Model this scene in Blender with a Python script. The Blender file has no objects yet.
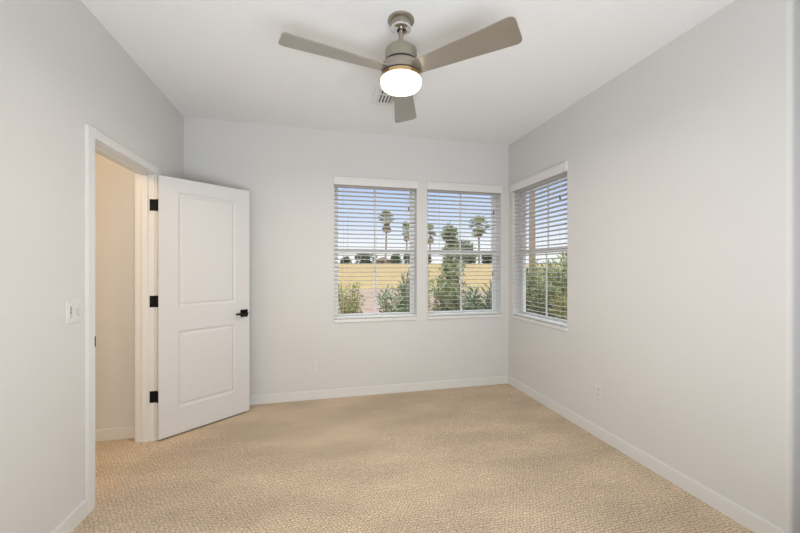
import bpy, bmesh, math, random
from mathutils import Vector, Matrix
S = bpy.context.scene
C = S.collection
PI = math.pi
rnd = random.Random(7)

# ------------------------------------------------------------------ camera, world, lights, exposure
YAW = math.radians(13.23)
cam_d = bpy.data.cameras.new('camera')
cam = bpy.data.objects.new('camera', cam_d); C.objects.link(cam)
cam.location = (0, 0, 1.33); cam.rotation_euler = (PI/2, 0, -YAW)
cam_d.sensor_width = 36; cam_d.lens = 350/800*36; cam_d.shift_y = 1.5/800
cam_d.clip_start = .02; cam_d.clip_end = 500
S.camera = cam

S.view_settings.view_transform = 'Standard'
S.view_settings.look = 'None'
S.view_settings.gamma = 1
S.view_settings.use_curve_mapping = False
S.view_settings.exposure = 0.0

w = bpy.data.worlds.new('sky'); S.world = w; w.use_nodes = True
nt = w.node_tree; nt.nodes.clear()
tc = nt.nodes.new('ShaderNodeTexCoord'); sx = nt.nodes.new('ShaderNodeSeparateXYZ')
rp = nt.nodes.new('ShaderNodeValToRGB'); bg = nt.nodes.new('ShaderNodeBackground'); ow = nt.nodes.new('ShaderNodeOutputWorld')
nt.links.new(tc.outputs['Generated'], sx.inputs[0]); nt.links.new(sx.outputs['Z'], rp.inputs[0])
nt.links.new(rp.outputs[0], bg.inputs[0]); nt.links.new(bg.outputs[0], ow.inputs[0])
cr = rp.color_ramp
cr.elements[0].position = 0.0; cr.elements[0].color = (1.0, 1.0, 1.02, 1)
cr.elements[1].position = 1.0; cr.elements[1].color = (3.2, 3.4, 3.7, 1)
for p, c in ((.05, (.97, .98, 1.02)), (.13, (.66, .77, 1.0)), (.25, (.44, .59, .93)), (.31, (.55, .70, 1.0)), (.55, (2.6, 2.8, 3.1))):
    e = cr.elements.new(p); e.color = (*c, 1)
bg.inputs['Strength'].default_value = 1.1

def add_light(name, kind, loc, energy, color, rot=(0, 0, 0), **kw):
    d = bpy.data.lights.new(name, kind); d.energy = energy; d.color = color
    for k, v in kw.items(): setattr(d, k, v)
    o = bpy.data.objects.new(name, d); C.objects.link(o); o.location = loc; o.rotation_euler = rot
    return o
sd = Vector((.45, .55, -.80)).normalized()
sun = add_light('sun', 'SUN', (0, 0, 20), 1.8, (1, .93, .80), angle=math.radians(.6))
sun.rotation_euler = sd.to_track_quat('-Z', 'Y').to_euler()
# large soft fill added behind the camera to brighten the room, no real lamp
add_light('rear_fill_light', 'AREA', (.35, -.65, .65), 48, (.91, .955, 1), (math.radians(128), 0, 0), shape='RECTANGLE', size=2.0, size_y=1.0, spread=math.radians(140))
# warm lamp of the hallway beyond the open door
add_light('hall_lamp_light', 'POINT', (-1.95, 1.3, 2.3), 32, (1, .70, .40), shadow_soft_size=.12)

# ------------------------------------------------------------------ materials
def mat(name, col, rough=.6, metal=0, spec=.5):
    m = bpy.data.materials.new(name); m.use_nodes = True
    b = m.node_tree.nodes['Principled BSDF']
    b.inputs['Base Color'].default_value = (*col, 1); b.inputs['Roughness'].default_value = rough
    b.inputs['Metallic'].default_value = metal; b.inputs['Specular IOR Level'].default_value = spec
    return m
def noisy(name, c0, c1, scale, rough=.8, bump=0, bscale=None, detail=4, metal=0, spec=.3, stretch=None):
    m = mat(name, c0, rough, metal, spec); n = m.node_tree; b = n.nodes['Principled BSDF']
    t = n.nodes.new('ShaderNodeTexCoord'); src = t.outputs['Object']
    if stretch:
        mp = n.nodes.new('ShaderNodeMapping'); mp.inputs['Scale'].default_value = stretch
        n.links.new(src, mp.inputs[0]); src = mp.outputs[0]
    nz = n.nodes.new('ShaderNodeTexNoise'); nz.inputs['Scale'].default_value = scale; nz.inputs['Detail'].default_value = detail
    r = n.nodes.new('ShaderNodeValToRGB')
    r.color_ramp.elements[0].position = .3; r.color_ramp.elements[1].position = .7
    r.color_ramp.elements[0].color = (*c0, 1); r.color_ramp.elements[1].color = (*c1, 1)
    n.links.new(src, nz.inputs['Vector']); n.links.new(nz.outputs['Fac'], r.inputs[0]); n.links.new(r.outputs[0], b.inputs['Base Color'])
    if bump:
        n2 = n.nodes.new('ShaderNodeTexNoise'); n2.inputs['Scale'].default_value = bscale or scale*4
        n.links.new(src, n2.inputs['Vector'])
        bp = n.nodes.new('ShaderNodeBump'); bp.inputs['Strength'].default_value = bump; bp.inputs['Distance'].default_value = .004
        n.links.new(n2.outputs['Fac'], bp.inputs['Height']); n.links.new(bp.outputs[0], b.inputs['Normal'])
    return m
M = {}
M['wall'] = noisy('wall_paint', (.695, .688, .675), (.71, .703, .69), 2.0, .75, .12, 90)
M['ceil'] = noisy('ceiling_paint', (.85, .855, .855), (.86, .865, .865), 2.0, .85, .15, 70)
M['trim'] = mat('trim_paint', (.765, .76, .745), .4)
M['door'] = mat('door_paint', (.69, .685, .68), .45)
M['vinyl'] = mat('white_vinyl', (.85, .85, .83), .35)
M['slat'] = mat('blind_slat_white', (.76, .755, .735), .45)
M['slatshaded'] = mat('blind_slat_shaded', (.62, .62, .62), .5)  # white slats greyed down, shade of their undersides put into the colour
M['cord'] = mat('blind_cord', (.72, .70, .66), .8)
M['tassel'] = mat('cord_tassel', (.16, .14, .13), .5)
M['plastic'] = mat('white_plastic', (.725, .715, .70), .35)
M['slot'] = mat('dark_slot', (.03, .03, .03), .6)
M['mark'] = mat('grey_print', (.12, .12, .12), .6)
M['black'] = mat('matte_black_metal', (.004, .004, .004), .6, 0, .2)
M['nickel'] = noisy('brushed_nickel', (.36, .325, .27), (.42, .385, .325), 12, .33, metal=.9, stretch=(1, 1, 30))
M['chrome'] = mat('polished_nickel', (.80, .79, .77), .10, 1)
M['brass'] = mat('warm_metal_band', (.62, .42, .22), .22, 1)
M['blade'] = noisy('blade_silver', (.42, .395, .35), (.45, .42, .375), 5, .28, metal=.7, spec=.5)
M['vent'] = mat('vent_white', (.80, .80, .79), .5)
M['duct'] = mat('vent_dark', (.06, .06, .065), .8)
M['roof'] = mat('roof_surface', (.24, .17, .14), .9)
M['stucco'] = noisy('stucco', (.30, .23, .19), (.34, .26, .21), 30, .9)

def carpet():
    m = mat('carpet', (.5, .4, .3), .95, 0, .1); n = m.node_tree; b = n.nodes['Principled BSDF']; L = n.links.new
    t = n.nodes.new('ShaderNodeTexCoord')
    nz = n.nodes.new('ShaderNodeTexNoise'); nz.inputs['Scale'].default_value = 26; nz.inputs['Detail'].default_value = 2
    L(t.outputs['Object'], nz.inputs['Vector'])
    ad = n.nodes.new('ShaderNodeMixRGB'); ad.blend_type = 'LINEAR_LIGHT'; ad.inputs[0].default_value = .016
    L(t.outputs['Object'], ad.inputs[1]); L(nz.outputs['Color'], ad.inputs[2])
    br = n.nodes.new('ShaderNodeTexBrick'); br.inputs['Scale'].default_value = 1
    br.inputs['Brick Width'].default_value = .021; br.inputs['Row Height'].default_value = .0165
    br.inputs['Mortar Size'].default_value = .0022; br.inputs['Mortar Smooth'].default_value = .6
    br.inputs['Color1'].default_value = (.76, .62, .465, 1); br.inputs['Color2'].default_value = (.69, .56, .415, 1)
    br.inputs['Mortar'].default_value = (.42, .325, .23, 1)
    L(ad.outputs[0], br.inputs['Vector'])
    n2 = n.nodes.new('ShaderNodeTexNoise'); n2.inputs['Scale'].default_value = 75; n2.inputs['Detail'].default_value = 5; n2.inputs['Roughness'].default_value = .75
    L(t.outputs['Object'], n2.inputs['Vector'])
    mp = n.nodes.new('ShaderNodeMapping'); mp.inputs['Rotation'].default_value = (0, 0, .5); mp.inputs['Scale'].default_value = (1, 2.2, 1)
    L(t.outputs['Object'], mp.inputs[0])
    n3 = n.nodes.new('ShaderNodeTexNoise'); n3.inputs['Scale'].default_value = 1.5; n3.inputs['Detail'].default_value = 3
    L(mp.outputs[0], n3.inputs['Vector'])
    r3 = n.nodes.new('ShaderNodeMapRange'); r3.inputs[1].default_value = .35; r3.inputs[2].default_value = .65; r3.inputs[3].default_value = .88; r3.inputs[4].default_value = 1.10
    L(n3.outputs['Fac'], r3.inputs[0])
    r2 = n.nodes.new('ShaderNodeMapRange'); r2.inputs[1].default_value = .25; r2.inputs[2].default_value = .75; r2.inputs[3].default_value = .62; r2.inputs[4].default_value = 1.32
    L(n2.outputs['Fac'], r2.inputs[0])
    mu = n.nodes.new('ShaderNodeMath'); mu.operation = 'MULTIPLY'; L(r2.outputs[0], mu.inputs[0]); L(r3.outputs[0], mu.inputs[1])
    mx = n.nodes.new('ShaderNodeMixRGB'); mx.blend_type = 'MULTIPLY'; mx.inputs[0].default_value = 1
    L(br.outputs['Color'], mx.inputs[1]); L(mu.outputs[0], mx.inputs[2]); L(mx.outputs[0], b.inputs['Base Color'])
    bp = n.nodes.new('ShaderNodeBump'); bp.inputs['Strength'].default_value = .6; bp.inputs['Distance'].default_value = .005; bp.invert = True
    L(br.outputs['Fac'], bp.inputs['Height']); L(bp.outputs[0], b.inputs['Normal'])
    return m
M['carpet'] = carpet()

def glass():
    m = bpy.data.materials.new('window_glass'); m.use_nodes = True; n = m.node_tree; n.nodes.clear()
    o = n.nodes.new('ShaderNodeOutputMaterial'); mx = n.nodes.new('ShaderNodeMixShader')
    tr = n.nodes.new('ShaderNodeBsdfTransparent'); gl = n.nodes.new('ShaderNodeBsdfGlossy'); lw = n.nodes.new('ShaderNodeLayerWeight'); fr = n.nodes.new('ShaderNodeMath')
    tr.inputs[0].default_value = (.96, .97, .96, 1); gl.inputs['Roughness'].default_value = .02; lw.inputs[0].default_value = .5; fr.operation = 'POWER'; fr.inputs[1].default_value = 5; n.links.new(lw.outputs['Facing'], fr.inputs[0])
    n.links.new(fr.outputs[0], mx.inputs[0]); n.links.new(tr.outputs[0], mx.inputs[1]); n.links.new(gl.outputs[0], mx.inputs[2])
    n.links.new(mx.outputs[0], o.inputs[0]); return m
M['glass'] = glass()
def emit(name, col, s):
    m = bpy.data.materials.new(name); m.use_nodes = True; b = m.node_tree.nodes['Principled BSDF']
    b.inputs['Base Color'].default_value = (.9, .88, .84, 1); b.inputs['Emission Color'].default_value = (*col, 1); b.inputs['Emission Strength'].default_value = s
    return m
M['lamp'] = emit('lit_frosted_glass', (1, .86, .62), 1.9)

def leafmat(name, c0, c1):
    m = noisy(name, c0, c1, 9, .55, spec=.35); return m
M['oleander'] = leafmat('oleander_leaf', (0.142, 0.193, 0.112), (0.282, 0.335, 0.201))
M['shrubdark'] = leafmat('dark_shrub_leaf', (0.112, 0.157, 0.074), (0.246, 0.282, 0.142))
M['lime'] = leafmat('yellow_green_leaf', (0.267, 0.267, 0.089), (0.416, 0.401, 0.163))
M['midgreen'] = leafmat('mid_green_leaf', (0.201, 0.238, 0.104), (0.35, 0.371, 0.186))
M['palmleaf'] = leafmat('palm_frond', (0.211, 0.246, 0.133), (0.37, 0.387, 0.221))
M['thatch'] = leafmat('dry_palm_thatch', (0.223, 0.157, 0.097), (0.312, 0.231, 0.149))
M['bark'] = noisy('bark', (.22, .17, .12), (.30, .235, .17), 6, .9)
M['twig'] = noisy('twig', (.22, .17, .11), (.30, .24, .16), 20, .9)
M['hedge'] = leafmat('far_bush_leaf', (0.063, 0.089, 0.051), (0.127, 0.159, 0.089))

def ground_mat():
    m = mat('dry_ground', (.5, .4, .3), .95, 0, .1); n = m.node_tree; b = n.nodes['Principled BSDF']; L = n.links.new
    t = n.nodes.new('ShaderNodeTexCoord')
    ln = n.nodes.new('ShaderNodeVectorMath'); ln.operation = 'LENGTH'; L(t.outputs['Object'], ln.inputs[0])
    nz = n.nodes.new('ShaderNodeTexNoise'); nz.inputs['Scale'].default_value = .35; nz.inputs['Detail'].default_value = 5; L(t.outputs['Object'], nz.inputs['Vector'])
    mm = n.nodes.new('ShaderNodeMath'); mm.operation = 'MULTIPLY_ADD'; mm.inputs[1].default_value = 5; L(nz.outputs['Fac'], mm.inputs[0]); L(ln.outputs['Value'], mm.inputs[2])
    st = n.nodes.new('ShaderNodeMapRange'); st.inputs[1].default_value = 25.5; st.inputs[2].default_value = 27.5; L(mm.outputs[0], st.inputs[0])
    f1 = n.nodes.new('ShaderNodeTexNoise'); f1.inputs['Scale'].default_value = 3; f1.inputs['Detail'].default_value = 8; L(t.outputs['Object'], f1.inputs['Vector'])
    g = n.nodes.new('ShaderNodeValToRGB'); g.color_ramp.elements[0].color = (.205, .14, .108, 1); g.color_ramp.elements[1].color = (.285, .21, .168, 1); L(f1.outputs['Fac'], g.inputs[0])
    g2 = n.nodes.new('ShaderNodeValToRGB'); g2.color_ramp.elements[0].color = (.225, .155, .072, 1); g2.color_ramp.elements[1].color = (.32, .24, .125, 1); L(f1.outputs['Fac'], g2.inputs[0])
    for q in (g, g2): q.color_ramp.elements[0].position = .3; q.color_ramp.elements[1].position = .7
    mx = n.nodes.new('ShaderNodeMixRGB'); L(st.outputs[0], mx.inputs[0]); L(g.outputs[0], mx.inputs[1]); L(g2.outputs[0], mx.inputs[2]); L(mx.outputs[0], b.inputs['Base Color'])
    return m
M['ground'] = ground_mat()

# ------------------------------------------------------------------ mesh helpers
class MB:
    def __init__(s): s.bm = bmesh.new()
    def box(s, a, b, bev=0):
        a, b = Vector(a), Vector(b)
        t = bmesh.new(); bmesh.ops.create_cube(t, size=1)
        for v in t.verts: v.co = Vector((a[i]+b[i])/2 + v.co[i]*(b[i]-a[i]) for i in range(3))
        if bev: bmesh.ops.bevel(t, geom=t.edges[:], offset=bev, segments=2, affect='EDGES', profile=.5)
        s.merge(t); return s
    def merge(s, t, mx=None):
        me = bpy.data.meshes.new('tmp'); t.to_mesh(me); t.free()
        if mx: me.transform(mx)
        s.bm.from_mesh(me); bpy.data.meshes.remove(me)
    def lathe(s, prof, n=48, c=(0, 0), axis='Z'):
        rings = []
        for r, z in prof:
            rings.append([s.bm.verts.new((c[0]+r*math.cos(2*PI*k/n), c[1]+r*math.sin(2*PI*k/n), z)) for k in range(n)] if r > 1e-6 else [s.bm.verts.new((c[0], c[1], z))])
        for A, B in zip(rings, rings[1:]):
            for k in range(n):
                q = [A[k % len(A)], A[(k+1) % len(A)], B[(k+1) % len(B)], B[k % len(B)]]
                u = []
                for v in q:
                    if v not in u: u.append(v)
                if len(u) > 2: s.bm.faces.new(u)
        return s
    def prism(s, pts, z0, z1):
        lo = [s.bm.verts.new((x, y, z0)) for x, y in pts]; hi = [s.bm.verts.new((x, y, z1)) for x, y in pts]
        s.bm.faces.new(lo[::-1]); s.bm.faces.new(hi)
        n = len(pts)
        for k in range(n): s.bm.faces.new((lo[k], lo[(k+1) % n], hi[(k+1) % n], hi[k]))
        return s
    def tube(s, pts, r, n=8):
        pts = [Vector(p) for p in pts]; rr = r if isinstance(r, (list, tuple)) else [r]*len(pts); rings = []
        for i, p in enumerate(pts):
            d = (pts[min(i+1, len(pts)-1)] - pts[max(i-1, 0)]).normalized()
            u = d.orthogonal().normalized() if i == 0 else (pu - d*pu.dot(d)).normalized()
            pu = u; v = d.cross(u)
            rings.append([s.bm.verts.new(p + (u*math.cos(2*PI*k/n)+v*math.sin(2*PI*k/n))*rr[i]) for k in range(n)])
        for A, B in zip(rings, rings[1:]):
            for k in range(n): s.bm.faces.new((A[k], A[(k+1) % n], B[(k+1) % n], B[k]))
        s.bm.faces.new(rings[0][::-1]); s.bm.faces.new(rings[-1]); return s
    def leaf(s, p, d, L, w, up=None):
        d = d.normalized(); side = d.cross(up or Vector((rnd.uniform(-1, 1), rnd.uniform(-1, 1), rnd.uniform(-1, 1))))
        if side.length < 1e-3: side = d.orthogonal()
        side = side.normalized()*w/2; nrm = d.cross(side).normalized()
        a = s.bm.verts.new(p); b = s.bm.verts.new(p+d*L*.45+side-nrm*L*.05); c = s.bm.verts.new(p+d*L); e = s.bm.verts.new(p+d*L*.45-side-nrm*L*.05)
        s.bm.faces.new((a, b, c)); s.bm.faces.new((a, c, e))
    def build(s, name, m, parent=None, smooth=False, loc=None, kind=None):
        bmesh.ops.recalc_face_normals(s.bm, faces=s.bm.faces[:])
        me = bpy.data.meshes.new(name); s.bm.to_mesh(me); s.bm.free()
        if smooth:
            for p in me.polygons: p.use_smooth = True
            try: me.set_sharp_from_angle(angle=math.radians(35))
            except Exception: pass
        me.materials.append(M[m] if isinstance(m, str) else m)
        o = bpy.data.objects.new(name, me); C.objects.link(o)
        if parent: o.parent = parent
        if loc: o.location = loc
        if kind: o['kind'] = kind
        return o
def empty(name, loc, rz=0, parent=None):
    o = bpy.data.objects.new(name, None); C.objects.link(o); o.location = loc; o.rotation_euler = (0, 0, rz); o.empty_display_size = .1
    if parent: o.parent = parent
    return o
def tag(o, label, cat, group=None):
    o['label'] = label; o['category'] = cat
    if group: o['group'] = group
    return o
def copy_tree(o, parent=None):
    c = o.copy(); C.objects.link(c); c.parent = parent
    for ch in [x for x in bpy.data.objects if x.parent == o]: copy_tree(ch, c)
    return c

# ------------------------------------------------------------------ the room
XL, XR, YB, H = -1.22, 2.149, 3.654, 2.745
WT = .16                                   # outer wall thickness
Z0, Z1 = .800, 2.235                         # window opening
W1, W2, W3 = (.165, 1.045), (1.165, 2.05), (2.675, 3.565)
YC = 1.172                                 # outside corner of the right wall
DY0, DY1, DH = 2.285, 3.052, 2.048         # doorway
LT = .118                                  # partition thickness

MB().box((-2.6, -1.1, -.1), (3.2, YB, 0)).build('floor', 'carpet', kind='structure')
MB().box((-2.6, -1.1, H), (3.2, YB+WT, H+.2)).build('ceiling', 'ceil', kind='structure')
MB().box((-2.7, -1.2, H+.2), (3.3, YB+.3, H+.26)).build('roof', 'roof', kind='structure')

m = MB()
m.box((XL-LT, YB, -.1), (W1[0], YB+WT, H)); m.box((W1[1], YB, -.1), (W2[0], YB+WT, H)); m.box((W2[1], YB, -.1), (XR+WT, YB+WT, H))
for a, b in (W1, W2): m.box((a, YB, -.1), (b, YB+WT, Z0-.032)); m.box((a, YB, Z1), (b, YB+WT, H))
m.build('wall_back', 'wall', kind='structure')

m = MB()
R = .022
arc = [(XR+R-R*math.cos(k/8*PI/2), YC+R-R*math.sin(k/8*PI/2)) for k in range(9)]
m.prism(arc + [(XR+WT, YC), (XR+WT, W3[0]), (XR, W3[0])], 0, H)
m.box((XR, W3[1], -.1), (XR+WT, YB, H)); m.box((XR, W3[0], 0), (XR+WT, W3[1], Z0-.032)); m.box((XR, W3[0], Z1), (XR+WT, W3[1], H))
m.build('wall_right', 'wall', kind='structure', smooth=True)
MB().box((XR+WT, YC, 0), (3.2, YC+.14, H)).build('wall_alcove', 'wall', kind='structure')
MB().box((2.85, 1.0, 0), (2.95, YC, H)).build('wall_alcove_side', 'wall', kind='structure')
MB().box((XR, -1.0, 0), (3.2, 1.0, H)).build('wall_right_blocker', 'wall', kind='structure')  # unseen wall, added and run forward to keep light off the corner return
MB().box((-2.6, -1.1, 0), (3.2, -1.0, H)).build('wall_front', 'wall', kind='structure')
m = MB()
m.box((XL-LT, -1.0, 0), (XL, DY0-.018, H)); m.box((XL-LT, DY1+.018, 0), (XL, YB, H)); m.box((XL-LT, DY0-.018, DH+.018), (XL, DY1+.018, H))
m.build('wall_left', 'wall', kind='structure')
# hallway
HY = 3.155
MB().box((-2.6, HY, 0), (XL-LT, YB+WT, H)).build('wall_hall_end', 'wall', kind='structure')
MB().box((-2.6, -1.0, 0), (-2.5, HY, H)).build('wall_hall_side', 'wall', kind='structure')

def base(name, a, b, ax, d):   # a run of baseboard with eased top
    th, hh = .014, .088
    m = MB()
    if ax == 'x': m.box((a[0], a[1], 0), (b[0], a[1]+d*th, hh-.006)); m.box((a[0], a[1], hh-.006), (b[0], a[1]+d*th*.6, hh))
    else: m.box((a[0], a[1], 0), (a[0]+d*th, b[1], hh-.006)); m.box((a[0], a[1], hh-.006), (a[0]+d*th*.6, b[1], hh))
    return m.build(name, 'trim', kind='structure')
base('baseboard_back', (XL, YB), (XR, YB), 'x', -1)
base('baseboard_right', (XR, YC-.014), (XR, YB-.014), 'y', -1)
base('baseboard_alcove', (XR, YC), (2.85, YC), 'x', -1)
base('baseboard_left', (XL, -1.0), (XL, 2.219), 'y', 1)
base('baseboard_left_rear', (XL, DY1+.068), (XL, YB-.014), 'y', 1)
base('baseboard_hall', (-2.5, HY), (XL-LT-.02, HY), 'x', -1)

# door casing and jamb
CT = .0175
m = MB()
m.box((XL, 2.219, 0), (XL+CT, DY0-.003, DH+.056), .002)
m.box((XL, DY1+.004, 0), (XL+CT, DY1+.066, DH+.056), .002)
m.box((XL, DY0-.003, DH+.004), (XL+CT, DY1+.004, DH+.056), .002)
m.box((XL-LT-CT, DY1+.004, 0), (XL-LT, DY1+.066, DH+.056), .002)
m.box((XL-LT-CT, DY0-.06, 0), (XL-LT, DY0-.004, DH+.056), .002)
m.box((XL-LT-CT, DY0-.004, DH+.004), (XL-LT, DY1+.004, DH+.056), .002)
trim1 = m.build('trim_1', 'trim', kind='structure')
m = MB()
m.box((XL-LT, DY0-.018, 0), (XL, DY0, DH+.018)); m.box((XL-LT, DY1, 0), (XL, DY1+.018, DH+.018)); m.box((XL-LT, DY0, DH), (XL, DY1, DH+.018))
m.box((XL-.085, DY0, 0), (XL-.045, DY0+.011, DH), .002); m.box((XL-.085, DY1-.011, 0), (XL-.045, DY1, DH), .002); m.box((XL-.085, DY0, DH-.011), (XL-.045, DY1, DH), .002)
m.build('door_jamb', 'trim', parent=trim1)
MB().box((XL-.035, DY0-.001, .885), (XL+.002, DY0+.0015, .960)).box((XL-.002, DY0-.010, .893), (XL+CT+.0012, DY0-.0025, .951), .0005).build('strike_plate', 'black', parent=trim1)

# ------------------------------------------------------------------ the door (local: x along the leaf from the hinge, -y towards camera)
DW, DT = .727, .035
dang = math.atan2(.619, .785)
piv = Vector((XL+.012, DY1+.001, 0))       # hinge pin
door = empty('door_1', piv, dang); door['kind'] = 'structure'
def door_leaf():
    bm = bmesh.new()
    x0, x1, z0, z1 = .002, DW, .014, 2.042
    holes = [(.137, .601, .219, .829), (.137, .601, 1.02, 1.93)]
    xs = [x0, .137, .601, x1]; zs = [z0, .219, .829, 1.02, 1.93, z1]
    for (y, sgn) in ((-DT, 1), (0, -1)):
        vs = {(i, k): bm.verts.new((x, y, z)) for i, x in enumerate(xs) for k, z in enumerate(zs)}
        for i in range(3):
            for k in range(5):
                if i == 1 and k in (1, 3): continue
                bm.faces.new((vs[i, k], vs[i+1, k], vs[i+1, k+1], vs[i, k+1]))
        for k in (1, 3):
            ring = [vs[1, k], vs[2, k], vs[2, k+1], vs[1, k+1]]
            for off, dep in ((.004, .006), (.013, .010), (.022, .010), (.034, .003)):
                a, b, c, d = xs[1]+off, xs[2]-off, zs[k]+off, zs[k+1]-off
                new = [bm.verts.new(p) for p in ((a, y+sgn*dep, c), (b, y+sgn*dep, c), (b, y+sgn*dep, d), (a, y+sgn*dep, d))]
                for q in range(4): bm.faces.new((ring[q], ring[(q+1) % 4], new[(q+1) % 4], new[q]))
                ring = new
            bm.faces.new(ring)
    e = [bm.verts.new(p) for p in ((x0, -DT, z0), (x1, -DT, z0), (x1, -DT, z1), (x0, -DT, z1), (x0, 0, z0), (x1, 0, z0), (x1, 0, z1), (x0, 0, z1))]
    for q in ((0, 1, 5, 4), (1, 2, 6, 5), (2, 3, 7, 6), (3, 0, 4, 7)): bm.faces.new([e[k] for k in q])
    bmesh.ops.remove_doubles(bm, verts=bm.verts[:], dist=1e-5)
    return bm
m = MB(); m.merge(door_leaf()); m.build('door_leaf', 'door', parent=door)
ca, sa = math.cos(-dang), math.sin(-dang)
for hz in (1.814, 1.073, .340):
    m = MB()
    # leaf on the door edge, knuckle, and leaf on the jamb (jamb leaf laid out in world axes, turned into the door's frame)
    m.box((-.001, -DT+.003, hz-.044), (.0025, .004, hz+.044))
    m.lathe([(0, hz-.046), (.0065, hz-.045), (.0065, hz+.045), (0, hz+.046)], 12)
    t = MB(); t.box((-.046, -.0035, hz-.044), (0, .0005, hz+.044)); m.merge(t.bm, Matrix.Rotation(-dang, 4, 'Z'))
    m.build('hinge', 'black', parent=door)
hd = empty('door_handle', (.674, -DT, .918), 0, door)
MB().box((-.033, -.009, -.033), (.033, 0, .033), .002).build('rosette', 'black', parent=hd)
m = MB(); m.tube([(0, -.008, 0), (0, -.052, 0)], .0105, 16)
m.box((-.098, -.062, -.008), (.012, -.046, .008), .003); m.build('lever', 'black', parent=hd, smooth=True)
m = MB(); m.box((-.033, .0, -.033), (.033, .009, .033), .002); m.tube([(0, .008, 0), (0, .052, 0)], .0105, 16); m.box((-.098, .046, -.008), (.012, .062, .008), .003)
o = m.build('rear_lever', 'black', parent=hd); o.location = (0, DT, 0)
MB().box((DW-.002, -DT+.006, .889), (DW+.0015, -.006, .947), .0005).box((DW, -DT+.011, .908), (DW+.010, -.011, .928), .001).build('latch_plate', 'black', parent=door)

# ------------------------------------------------------------------ windows (local: x along the wall, y outwards, z up; origin at opening's left end on the wall face)
def make_window(n, loc, rz, Wd):
    win = empty(f'window_{n}', loc, rz); win['kind'] = 'structure'
    y0, y1 = .098, .150; fw = .026
    zb, zt = Z0-.0, Z1
    m = MB()
    for a, b in (((0, y0, zb), (fw, y1, zt)), ((Wd-fw, y0, zb), (Wd, y1, zt)), ((fw, y0, zb), (Wd-fw, y1, zb+.018)), ((fw, y0, zt-fw), (Wd-fw, y1, zt))): m.box(a, b)
    m.build('window_frame', 'vinyl', parent=win)
    zm = 1.505
    for nm, za, zc, ya in (('lower_sash', zb+.018, zm+.03, y0+.006), ('upper_sash', zm-.02, zt-fw, y0+.028)):
        t = .020; m = MB()
        m.box((fw, ya, za), (fw+t, ya+.02, zc)); m.box((Wd-fw-t, ya, za), (Wd-fw, ya+.02, zc))
        m.box((fw+t, ya, za), (Wd-fw-t, ya+.02, za+(.022 if nm[0] == 'l' else .04))); m.box((fw+t, ya, zc-(.045 if nm[0] == 'l' else t)), (Wd-fw-t, ya+.02, zc))
        s = m.build(nm, 'vinyl', parent=win)
        MB().box((Wd/2-.008, ya+.005, za), (Wd/2+.008, ya+.013, zc)).build('muntin', 'vinyl', parent=s)
        MB().box((fw+t-.004, ya+.008, za+.02), (Wd-fw-t+.004, ya+.010, zc-.018)).build('pane', 'glass', parent=s)
    MB().box((0, -.014, Z0-.032), (Wd, .098, Z0), .004).build('window_sill', 'trim', parent=win)
    return win
make_window(1, (W1[0], YB, 0), 0, W1[1]-W1[0])
make_window(2, (W2[0], YB, 0), 0, W2[1]-W2[0])
make_window(3, (XR, W3[1], 0), -PI/2, W3[1]-W3[0])

def make_blind(loc, rz, Wd, label, rail_z):
    b = empty('window_blind', loc, rz); tag(b, label, 'blind', 'horizontal blinds in the three windows')
    g = .004
    m = MB(); m.box((-.008, -.024, Z1-.048), (Wd+.008, -.006, Z1+.037), .003); m.box((-.008, -.006, Z1-.048), (-.001, 0, Z1+.037)); m.box((Wd+.001, -.006, Z1-.048), (Wd+.008, 0, Z1+.037))
    m.box((-.010, -.028, Z1+.020), (Wd+.010, -.006, Z1+.033), .002)
    m.build('valance', 'slat', parent=b)
    MB().box((g, .008, Z1-.045), (Wd-g, .062, Z1-.002), .002).build('headrail', 'slat', parent=b)
    m = MB(); n = 30; p = .0443; zt = Z1-.062
    tilt = math.radians(7)
    for k in range(n):
        z = zt-k*p
        if z < rail_z+.035: break
        t = bmesh.new(); bmesh.ops.create_cube(t, size=1)
        for v in t.verts: v.co = Vector((g+(v.co.x+.5)*(Wd-2*g), v.co.y*.050, v.co.z*.0028))
        m.merge(t, Matrix.Translation((0, .035, z)) @ Matrix.Rotation(-tilt, 4, 'X'))
    m.build('slats', 'slatshaded', parent=b)
    MB().box((g, .008, rail_z), (Wd-g, .062, rail_z+.020), .004).build('bottom_rail', 'slat', parent=b)
    for x in (.095, Wd/2, Wd-.095):
        m = MB()
        for y in (.0095, .0605): m.tube([(x, y, rail_z+.012), (x, y, Z1-.04)], .0009, 5)
        m.build('ladder_cord', 'cord', parent=b)
    MB().tube([(.140, .002, Z1-.05), (.140, .001, Z1-.72)], .003, 8).build('tilt_wand', 'cord', parent=b)
    for x, zz, nm in ((Wd-.090, Z1-.245, 'lift_cord'), (Wd-.105, Z1-.95, 'lift_cord')):
        c = MB().tube([(x, .0015, Z1-.045), (x, .0015, zz)], .0010, 5).build(nm, 'cord', parent=b)
        MB().lathe([(0, zz+.004), (.004, zz+.002), (.0075, zz-.034), (.006, zz-.040), (0, zz-.041)], 12, (x, -.004)).build('tassel', 'tassel', parent=c, smooth=True)
    return b
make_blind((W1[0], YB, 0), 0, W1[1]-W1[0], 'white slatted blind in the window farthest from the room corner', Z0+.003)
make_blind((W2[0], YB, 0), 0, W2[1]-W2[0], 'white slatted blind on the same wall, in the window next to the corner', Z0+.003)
make_blind((XR, W3[1], 0), -PI/2, W3[1]-W3[0], 'white slatted blind in the lone window on the side wall', Z0+.003)

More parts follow.
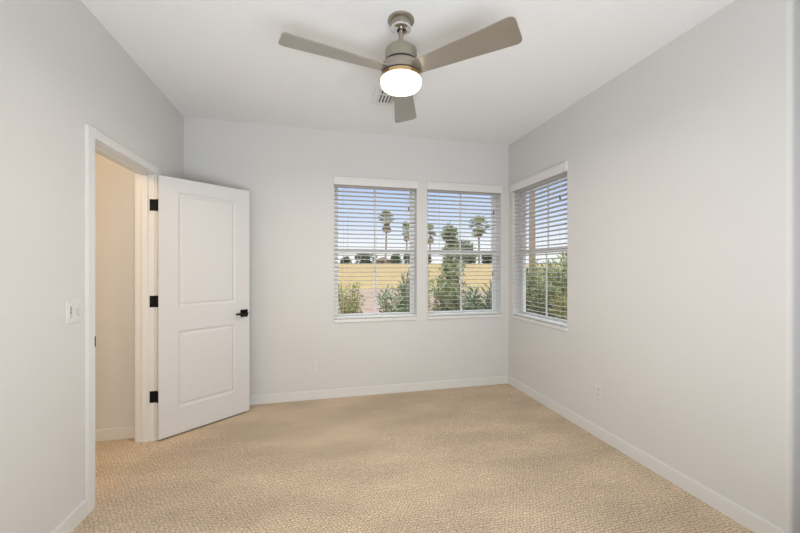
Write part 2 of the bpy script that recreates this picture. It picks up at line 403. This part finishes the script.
# ------------------------------------------------------------------ ceiling fan
F = empty('ceiling_fan', (.463, 1.944, H)); zf = 1.33-H       # z relative to ceiling: (height above camera) + zf
tag(F, 'brushed nickel three blade ceiling fan with a lit drum lamp', 'ceiling fan')
def zz(h): return h+zf
can = MB().lathe([(0, 0), (.075, 0), (.075, -.008), (.068, -.014), (.058, -.016), (.057, -.046), (0, -.046)], 64).build('canopy', 'nickel', parent=F, smooth=True)
MB().lathe([(.020, -.046), (.0575, -.046), (.0565, -.056), (.050, -.060), (.022, -.060), (.020, -.050)], 64).build('canopy_ring', 'chrome', parent=can, smooth=True)
MB().lathe([(0, -.048), (.0215, -.048), (.0215, -.055), (0, -.055)], 32).build('hanger_ball', 'black', parent=can, smooth=True)
MB().lathe([(.0140, -.05), (.0140, zz(1.235))], 24).build('downrod', 'nickel', parent=F, smooth=True)
mot = MB().lathe([(0, zz(1.252)), (.060, zz(1.252)), (.080, zz(1.248)), (.0895, zz(1.238)), (.0915, zz(1.226)), (.0915, zz(1.174)), (0, zz(1.174))], 64).build('motor_housing', 'nickel', parent=F, smooth=True)
MB().lathe([(0, zz(1.1525)), (.108, zz(1.1525)), (.1115, zz(1.148)), (.1125, zz(1.142)), (.1125, zz(1.101)), (0, zz(1.101))], 64).build('lower_housing', 'nickel', parent=mot, smooth=True)
MB().lathe([(0, zz(1.101)), (.109, zz(1.101)), (.109, zz(1.093)), (0, zz(1.093))], 64).build('shadow_gap', 'duct', parent=mot, smooth=True)
MB().lathe([(0, zz(1.175)), (.089, zz(1.175)), (.089, zz(1.1525)), (0, zz(1.1525))], 48).build('groove', 'slot', parent=mot, smooth=True)
lk = MB().lathe([(0, zz(1.093)), (.114, zz(1.093)), (.1165, zz(1.090)), (.1165, zz(1.070)), (0, zz(1.070))], 64).build('light_kit_ring', 'brass', parent=F, smooth=True)
MB().lathe([(0, zz(1.070)), (.1165, zz(1.070)), (.1165, zz(1.050)), (.114, zz(1.039)), (.106, zz(1.030)), (.09, zz(1.025)), (0, zz(1.022))], 64).build('lamp_diffuser', 'lamp', parent=lk, smooth=True)
def blade_bm():
    # outline in plan: x outwards, y across; rounded tip
    r0, r1, w0, w1, rc = .098, .660, .100, .168, .030
    pts = [(r0, -w0/2)]
    def wid(x): return w0+(w1-w0)*(x-r0)/(r1-r0)
    for (cx, cy, a0) in ((r1-rc, -(w1/2-rc-.001), -90), (r1-rc, w1/2-rc-.001, 0)):
        for k in range(7):
            a = math.radians(a0+k*15); pts.append((cx+rc*math.cos(a), cy+rc*math.sin(a)))
    pts.append((r0, w0/2))
    m = MB(); m.prism(pts, -.003, .003); return m
bdir = math.radians(90)-YAW-math.radians(3.3)
for k in range(3):
    m = blade_bm(); t = m.bm
    bmesh.ops.transform(t, matrix=Matrix.Translation((0, 0, zz(1.118))) @ Matrix.Rotation(bdir+k*2*PI/3, 4, 'Z') @ Matrix.Rotation(math.radians(-12), 4, 'X'), verts=t.verts[:])
    m.build('blade', 'blade', parent=F)
add_light('fan_lamp_light', 'AREA', (.463, 1.944, 2.3505), 19, (1, .91, .80), shape='DISK', size=.17)

# ------------------------------------------------------------------ ceiling vent
V = empty('ceiling_vent', (.62, 2.80, H)); tag(V, 'white louvered air register in the ceiling behind the fan', 'vent')
a = .178
m = MB()
for p, q in (((-a, -a, -.008), (a, -a+.042, 0)), ((-a, a-.042, -.008), (a, a, 0)), ((-a, -a+.042, -.008), (-a+.042, a-.042, 0)), ((a-.042, -a+.042, -.008), (a, a-.042, 0))): m.box(p, q, .002)
m.build('vent_frame', 'vent', parent=V)
MB().box((-a+.04, -a+.04, -.002), (a-.04, a-.04, 0)).build('vent_throat', 'duct', parent=V)
m = MB(); m.box((-.006, -a+.04, -.009), (.006, a-.04, -.002)); m.box((-a+.04, -.006, -.009), (a-.04, .006, -.002))
m.build('divider', 'vent', parent=V)
m = MB()
for k in range(5):
    x = -.127+k*.027
    t = bmesh.new(); bmesh.ops.create_cube(t, size=1)
    for v in t.verts: v.co = Vector((v.co.x*.015, v.co.y*(2*a-.08), v.co.z*.0015))
    m.merge(t, Matrix.Translation((x, 0, -.008)) @ Matrix.Rotation(math.radians(28), 4, 'Y'))
for k in range(10):
    y = -.125+k*.0275
    t = bmesh.new(); bmesh.ops.create_cube(t, size=1)
    for v in t.verts: v.co = Vector((v.co.x*(a-.046), v.co.y*.024, v.co.z*.0015))
    m.merge(t, Matrix.Translation((.072, y, -.008)) @ Matrix.Rotation(math.radians(-28 if k > 4 else -28), 4, 'X'))
m.build('louvers', 'vent', parent=V)

# ------------------------------------------------------------------ outlets and switch (local: x along the wall, -y into the room)
def outlet(loc, rz, label):
    o = empty('wall_outlet', loc, rz); tag(o, label, 'outlet', 'duplex wall outlets')
    MB().box((-.035, -.006, -.057), (.035, 0, .057), .003).build('cover_plate', 'plastic', parent=o)
    for z in (.020, -.020):
        m = MB(); t = MB(); t.lathe([(0, -.0085), (.0165, -.0085), (.0170, -.0075), (.0170, -.005), (0, -.005)], 24)
        m.merge(t.bm, Matrix.Translation((0, -.0, z)) @ Matrix.Rotation(-PI/2, 4, 'X') @ Matrix.Scale(-1, 4, (0, 0, 1)))
        for v in m.bm.verts: v.co.y = -abs(v.co.y)
        r = m.build('receptacle', 'plastic', parent=o, smooth=True)
        MB().box((-.0085, -.0095, z-.001), (-.0060, -.0080, z+.008)).box((.0060, -.0095, z-.001), (.0085, -.0080, z+.008)).box((-.002, -.0095, z-.010), (.002, -.0080, z-.006)).build('slots', 'slot', parent=r)
    MB().box((-.003, -.0075, -.003), (.003, -.005, .003), .001).build('screw', 'plastic', parent=o)
    return o
outlet((-.048, YB, .336), 0, 'white duplex outlet low on the wall between door and windows')
outlet((XR, 2.316, .358), -PI/2, 'white duplex outlet low on the side wall past the lone window')
sw = empty('wall_switch', (XL, 2.128, 1.110), PI/2); tag(sw, 'white two gang switch plate on the wall beside the doorway', 'switch')
MB().box((-.058, -.006, -.0625), (.058, 0, .0625), .003).build('switch_plate', 'plastic', parent=sw)
s1 = MB().box((-.042, -.009, -.034), (-.008, -.005, .034), .0015).build('fan_control', 'plastic', parent=sw)
m = MB()
for z, w_ in ((.022, .007), (.013, .010), (.004, .008), (-.005, .010), (-.014, .007), (-.027, .004)): m.box((-.031-w_/2, -.0098, z-.0032), (-.031+w_/2, -.0085, z+.0032), .0005)
m.build('control_button', 'mark', parent=s1)
s2 = MB().box((.010, -.009, -.034), (.044, -.005, .034), .0015).build('rocker', 'plastic', parent=sw)
MB().box((.0125, -.0098, -.020), (.0145, -.0085, .012)).box((.0125, -.0098, -.021), (.032, -.0085, -.0195)).build('slider_slot', 'mark', parent=s2)

# ------------------------------------------------------------------ outdoors
def gz(x, y):
    r = math.hypot(x, y)
    t = max(0, min(1, (r-24)/22)); return -.14 + 2.05*t
bm = bmesh.new()
rs = [0, 4, 8, 12, 16, 20, 24, 28, 32, 36, 40, 44, 46, 50, 60, 80, 120, 200]; NA = 72
prev = None
for r in rs:
    cur = [bm.verts.new((r*math.cos(2*PI*k/NA), r*math.sin(2*PI*k/NA), gz(r, 0))) for k in range(NA)] if r else [bm.verts.new((0, 0, gz(0, 0)))]
    if prev:
        for k in range(NA):
            if len(prev) == 1: bm.faces.new((prev[0], cur[k], cur[(k+1) % NA]))
            else: bm.faces.new((prev[k], cur[k], cur[(k+1) % NA], prev[(k+1) % NA]))
    prev = cur
m = MB(); m.merge(bm); m.build('ground', 'ground', smooth=True, kind='structure')

cY, sY = math.cos(YAW), math.sin(YAW)
def at(u, d):     # place on the ground at camera depth d in the direction of column u
    t = (u-400)/350*d; x, y = d*sY+t*cY, d*cY-t*sY
    return Vector((x, y, gz(x, y)))
def zat(v, d): return 1.33+(268-v)*d/350

def shrub(label, cat, pos, h, rad, leafm, n_stem=14, leaf=(.11, .024), per=90, spread=.5, name='garden_shrub', group='shrubs outside the windows', lean=0, base_r=.08, seed=0, droop=0.):
    rnd.seed(seed)
    o = empty(name, pos); tag(o, label, cat, group)
    st = MB(); lf = MB()
    for i in range(n_stem):
        a = rnd.uniform(0, 2*PI); rr = rad*math.sqrt(rnd.uniform(.02, 1)); hh = h*rnd.uniform(.70, 1.0)*(1-.35*(rr/rad)**2)
        b0 = Vector((math.cos(a), math.sin(a), 0))*base_r*rnd.uniform(.2, 1)
        tip = Vector((math.cos(a)*rr+lean*hh, math.sin(a)*rr, hh))
        midp = b0.lerp(tip, .5)+Vector((-math.cos(a), -math.sin(a), 0))*rr*.18*spread
        pts = [(b0*(1-t)**2+midp*2*t*(1-t)+tip*t*t) for t in [k/6 for k in range(7)]]
        st.tube(pts, [.011*h*(1-.8*k/6)+.002 for k in range(7)], 5)
        for q in range(per):
            t = rnd.uniform(.18, 1.0)**.8; k = min(5, int(t*6)); p = pts[k].lerp(pts[k+1], t*6-k)
            d = (pts[k+1]-pts[k]).normalized()
            out = Vector((rnd.gauss(0, 1), rnd.gauss(0, 1), rnd.gauss(0, .7)-droop)).normalized()
            p2 = p + out*rad*rnd.uniform(0, .16)
            lf.leaf(p2, d*.8+out*1.0, leaf[0]*rnd.uniform(.6, 1.25), leaf[1]*rnd.uniform(.7, 1.2))
    lf.build('foliage', leafm, parent=o); st.build('stem', 'twig', parent=o)
    return o
SH = 'shrub'
shrub('loose yellow green bush by the edge of the window farthest from the corner', SH, at(349, 6.2), zat(266, 6.2)+.14, .40, 'lime', 18, (.10, .022), 80, seed=1, droop=.3)
shrub('slim oleander growing alone in front of the bare gravel', SH, at(390, 6.0), zat(263, 6.0)+.14, .20, 'oleander', 7, (.15, .030), 60, seed=2, lean=-.05)
shrub('taller oleander at the inner edge of the gravel view', SH, at(408, 6.4), zat(262, 6.4)+.14, .27, 'oleander', 9, (.15, .032), 70, seed=3)
shrub('small dark tuft of leaves low on the gravel', SH, at(361, 5.6), zat(309, 5.6)+.14, .13, 'oleander', 5, (.12, .03), 50, seed=4)
shrub('yellowish bush left of the big oleanders', SH, at(430, 7.8), zat(252, 7.8)+.14, .22, 'lime', 8, (.11, .022), 55, seed=5)
shrub('big oleander in front of the rounded tree', SH, at(450, 6.0), zat(253, 6.0)+.14, .29, 'shrubdark', 12, (.14, .026), 60, seed=6)
shrub('dense oleander below the gap of dry grass', SH, at(480, 5.4), zat(276, 5.4)+.14, .33, 'oleander', 16, (.14, .032), 95, seed=7)
shrub('dense dark oleander nearest the room corner', SH, at(506, 6.3), zat(270, 6.3)+.14, .25, 'shrubdark', 14, (.15, .034), 95, seed=8)
shrub('dark green bush by the tall bare trunk', SH, at(528, 7.4), zat(257, 7.4)+.14, .36, 'shrubdark', 16, (.13, .034), 95, seed=9)
shrub('broad mid green bush seen through the side window', SH, at(546, 5.9), zat(270, 5.9)+.14, .30, 'midgreen', 17, (.13, .034), 95, seed=10)
shrub('pale yellow green bush at the outer edge of the side window', SH, at(571, 4.6), zat(276, 4.6)+.14, .27, 'lime', 16, (.12, .030), 95, seed=11)
shrub('tall green bush behind the pale one outside the side window', SH, at(562, 9.0), zat(250, 9.0)+.14, .70, 'midgreen', 20, (.20, .055), 90, seed=12)
shrub('tall green bush standing just past the bare trunk', SH, at(540, 13), zat(253, 13)+.14, .95, 'shrubdark', 20, (.20, .055), 90, seed=13)

def tree(label, pos, h, rad, leafm, seed, z_lo=.15, name='garden_tree', n=1500, leaf=(.22, .09), group=None, cone=True, cat='tree'):
    rnd.seed(seed); o = empty(name, pos); tag(o, label, cat, group)
    tk = MB(); tk.tube([(0, 0, -.1), (.03*h, 0, h*.3), (0, .02*h, h*.9)], [.03*h, .02*h, .004*h], 8)
    lf = MB(); lumps = []
    for k in range(60 if cone else 26):
        t = rnd.uniform(z_lo, .95); rr = rad*((1-t)**.75 if cone else math.sqrt(max(.05, 1-(2*t-1)**2)))
        a = rnd.uniform(0, 2*PI); q = rr*rnd.uniform(.1 if cone else .4, .95)
        c = Vector((q*math.cos(a), q*math.sin(a), t*h)); lumps.append((c, max((.14 if cone else .25)*rad, rr*(.38 if cone else .5))))
        tk.tube([(0, 0, max(.1, t*.75)*h), c], [.008*h, .003*h], 5)
    for k in range(n):
        c, r = rnd.choice(lumps)
        d = Vector((rnd.gauss(0, 1), rnd.gauss(0, 1), rnd.gauss(0, 1))).normalized()
        p = c+d*r*rnd.uniform(.35, 1)**.6
        if p.z < .05: continue
        lf.leaf(p, d+Vector((rnd.gauss(0, .5), rnd.gauss(0, .5), .2)), leaf[0]*rnd.uniform(.6, 1.3), leaf[1]*rnd.uniform(.7, 1.2))
    lf.build('foliage', leafm, parent=o); tk.build('trunk', 'bark', parent=o)
    return o
p = at(450, 12); tree('rounded green tree with pointed top behind the big oleander', p, zat(223, 12)-p.z, .68, 'midgreen', 20, n=3600, leaf=(.15, .06))
p = at(464, 47); tree('lower green tree between the pointed tree and the tallest palm', p, zat(244, 47)-p.z, 1.45, 'shrubdark', 21, n=1500, leaf=(.45, .22), cone=False)

def palm(label, u, v_top, v_bot, d, wpx, seed, skirt=.35):
    rnd.seed(seed); pos = at(u, d); o = empty('palm_tree', pos); tag(o, label, 'palm tree', 'fan palms')
    R = wpx/2*d/350; top = zat(v_top, d)-pos.z; hub = top-R*.95; lo = zat(v_bot, d)-pos.z
    tk = MB(); bend = rnd.uniform(-.25, .25)
    tk.tube([(bend*(1-t)**2, 0, -.2+(hub+.2)*t) for t in [k/8 for k in range(9)]], [.17-.06*k/8 for k in range(9)], 10)
    tk.build('trunk', 'bark', parent=o, smooth=True)
    def fronds(m, n, e0, e1, L, fan=1.5):
        for k in range(n):
            a = k*2.39996+rnd.uniform(-.2, .2); el = math.radians(rnd.uniform(e0, e1))
            d_ = Vector((math.cos(a)*math.cos(el), math.sin(a)*math.cos(el), math.sin(el)))
            l = L*rnd.uniform(.8, 1.05); c = Vector((0, 0, hub+rnd.uniform(-.15, .15)*R)); e = c+d_*l*.55
            m.tube([c, e], [.03, .015], 4)
            u_ = d_.cross(Vector((0, 0, 1))).normalized() if abs(d_.z) < .95 else Vector((1, 0, 0)); n_ = u_.cross(d_)
            for q in range(-6, 7):
                th = q/6*fan; dd = d_*math.cos(th)+u_*math.sin(th)-Vector((0, 0, .25+.2*abs(q)/6))*.5
                m.leaf(e, dd, l*.5*rnd.uniform(.85, 1.1), l*.09, n_)
    m = MB(); fronds(m, 38, -50, 88, R*1.05); m.build('crown', 'palmleaf', parent=o)
    m = MB(); fronds(m, 16, -89, -70, max(R*.45, (hub-lo)*.85), .55); m.build('dry_skirt', 'thatch', parent=o)
    return o
palm('lone palm standing in the middle of the sky left of the window post', 386.5, 210, 234, 58, 18, 31)
palm('smaller palm at the inner edge of the farthest window', 407, 222, 242, 62, 16, 32)
palm('palm cut off by the outer frame of the window next to the corner', 430, 224, 246, 60, 16, 33)
palm('broad palm right of the pointed green tree', 479, 216, 239, 55, 23, 34)
# a tall palm whose crown stands above the side window's view
palm('tall palm outside the side window, only its bare trunk in view', 532, 90, 125, 17, 50, 35)

# bushes on the horizon
hb = [(346, 56, 7, 3), (366, 51, 17, 9), (397, 51, 8, 6), (409, 56, 10, 7), (425, 50, 9, 8), (487, 51, 9, 7), (500, 56, 9, 6), (514, 49, 11, 9)]
hl = ['far low grey green bush at the outer edge of the dry grass', 'far dark bush on the grass crest below the sky', 'far bush below the lone palm', 'far bush below the smaller palm',
      'far bush at the foot of the cut off palm', 'far dark bush right of the broad palm', 'far dark bush by the frame nearest the corner', 'far dark bush hidden behind the room corner']
for (u, d, wp, hp), l in zip(hb, hl):
    p = at(u, d); R_ = wp*d/350/2
    tree(l, p, 268*0+zat(262-hp, d)-p.z, R_, 'hedge', int(u), z_lo=.05, name='far_bush', n=420, leaf=(.5, .28), group='bushes along the grass crest', cone=False, cat='bush')
# far house
p = at(383, 62); hs = empty('house', p, -YAW); tag(hs, 'far pale house with low roof on the grass crest', 'house')
MB().box((-1.7, 0, -.1), (1.7, 3, .75)).build('wall', 'stucco', parent=hs)
m = MB(); m.merge(bmesh.new()); pts = [(-2.0, .7), (2.0, .7), (0, 1.35)]
lo = [m.bm.verts.new((x, -.3, z)) for x, z in pts]; hi = [m.bm.verts.new((x, 3.3, z)) for x, z in pts]
m.bm.faces.new(lo); m.bm.faces.new(hi[::-1])
for k in range(3): m.bm.faces.new((lo[k], hi[k], hi[(k+1) % 3], lo[(k+1) % 3]))
m.build('roof', 'roof', parent=hs)
MB().box((-.4, -.03, 0), (.4, .05, .45)).build('window', 'slot', parent=hs)
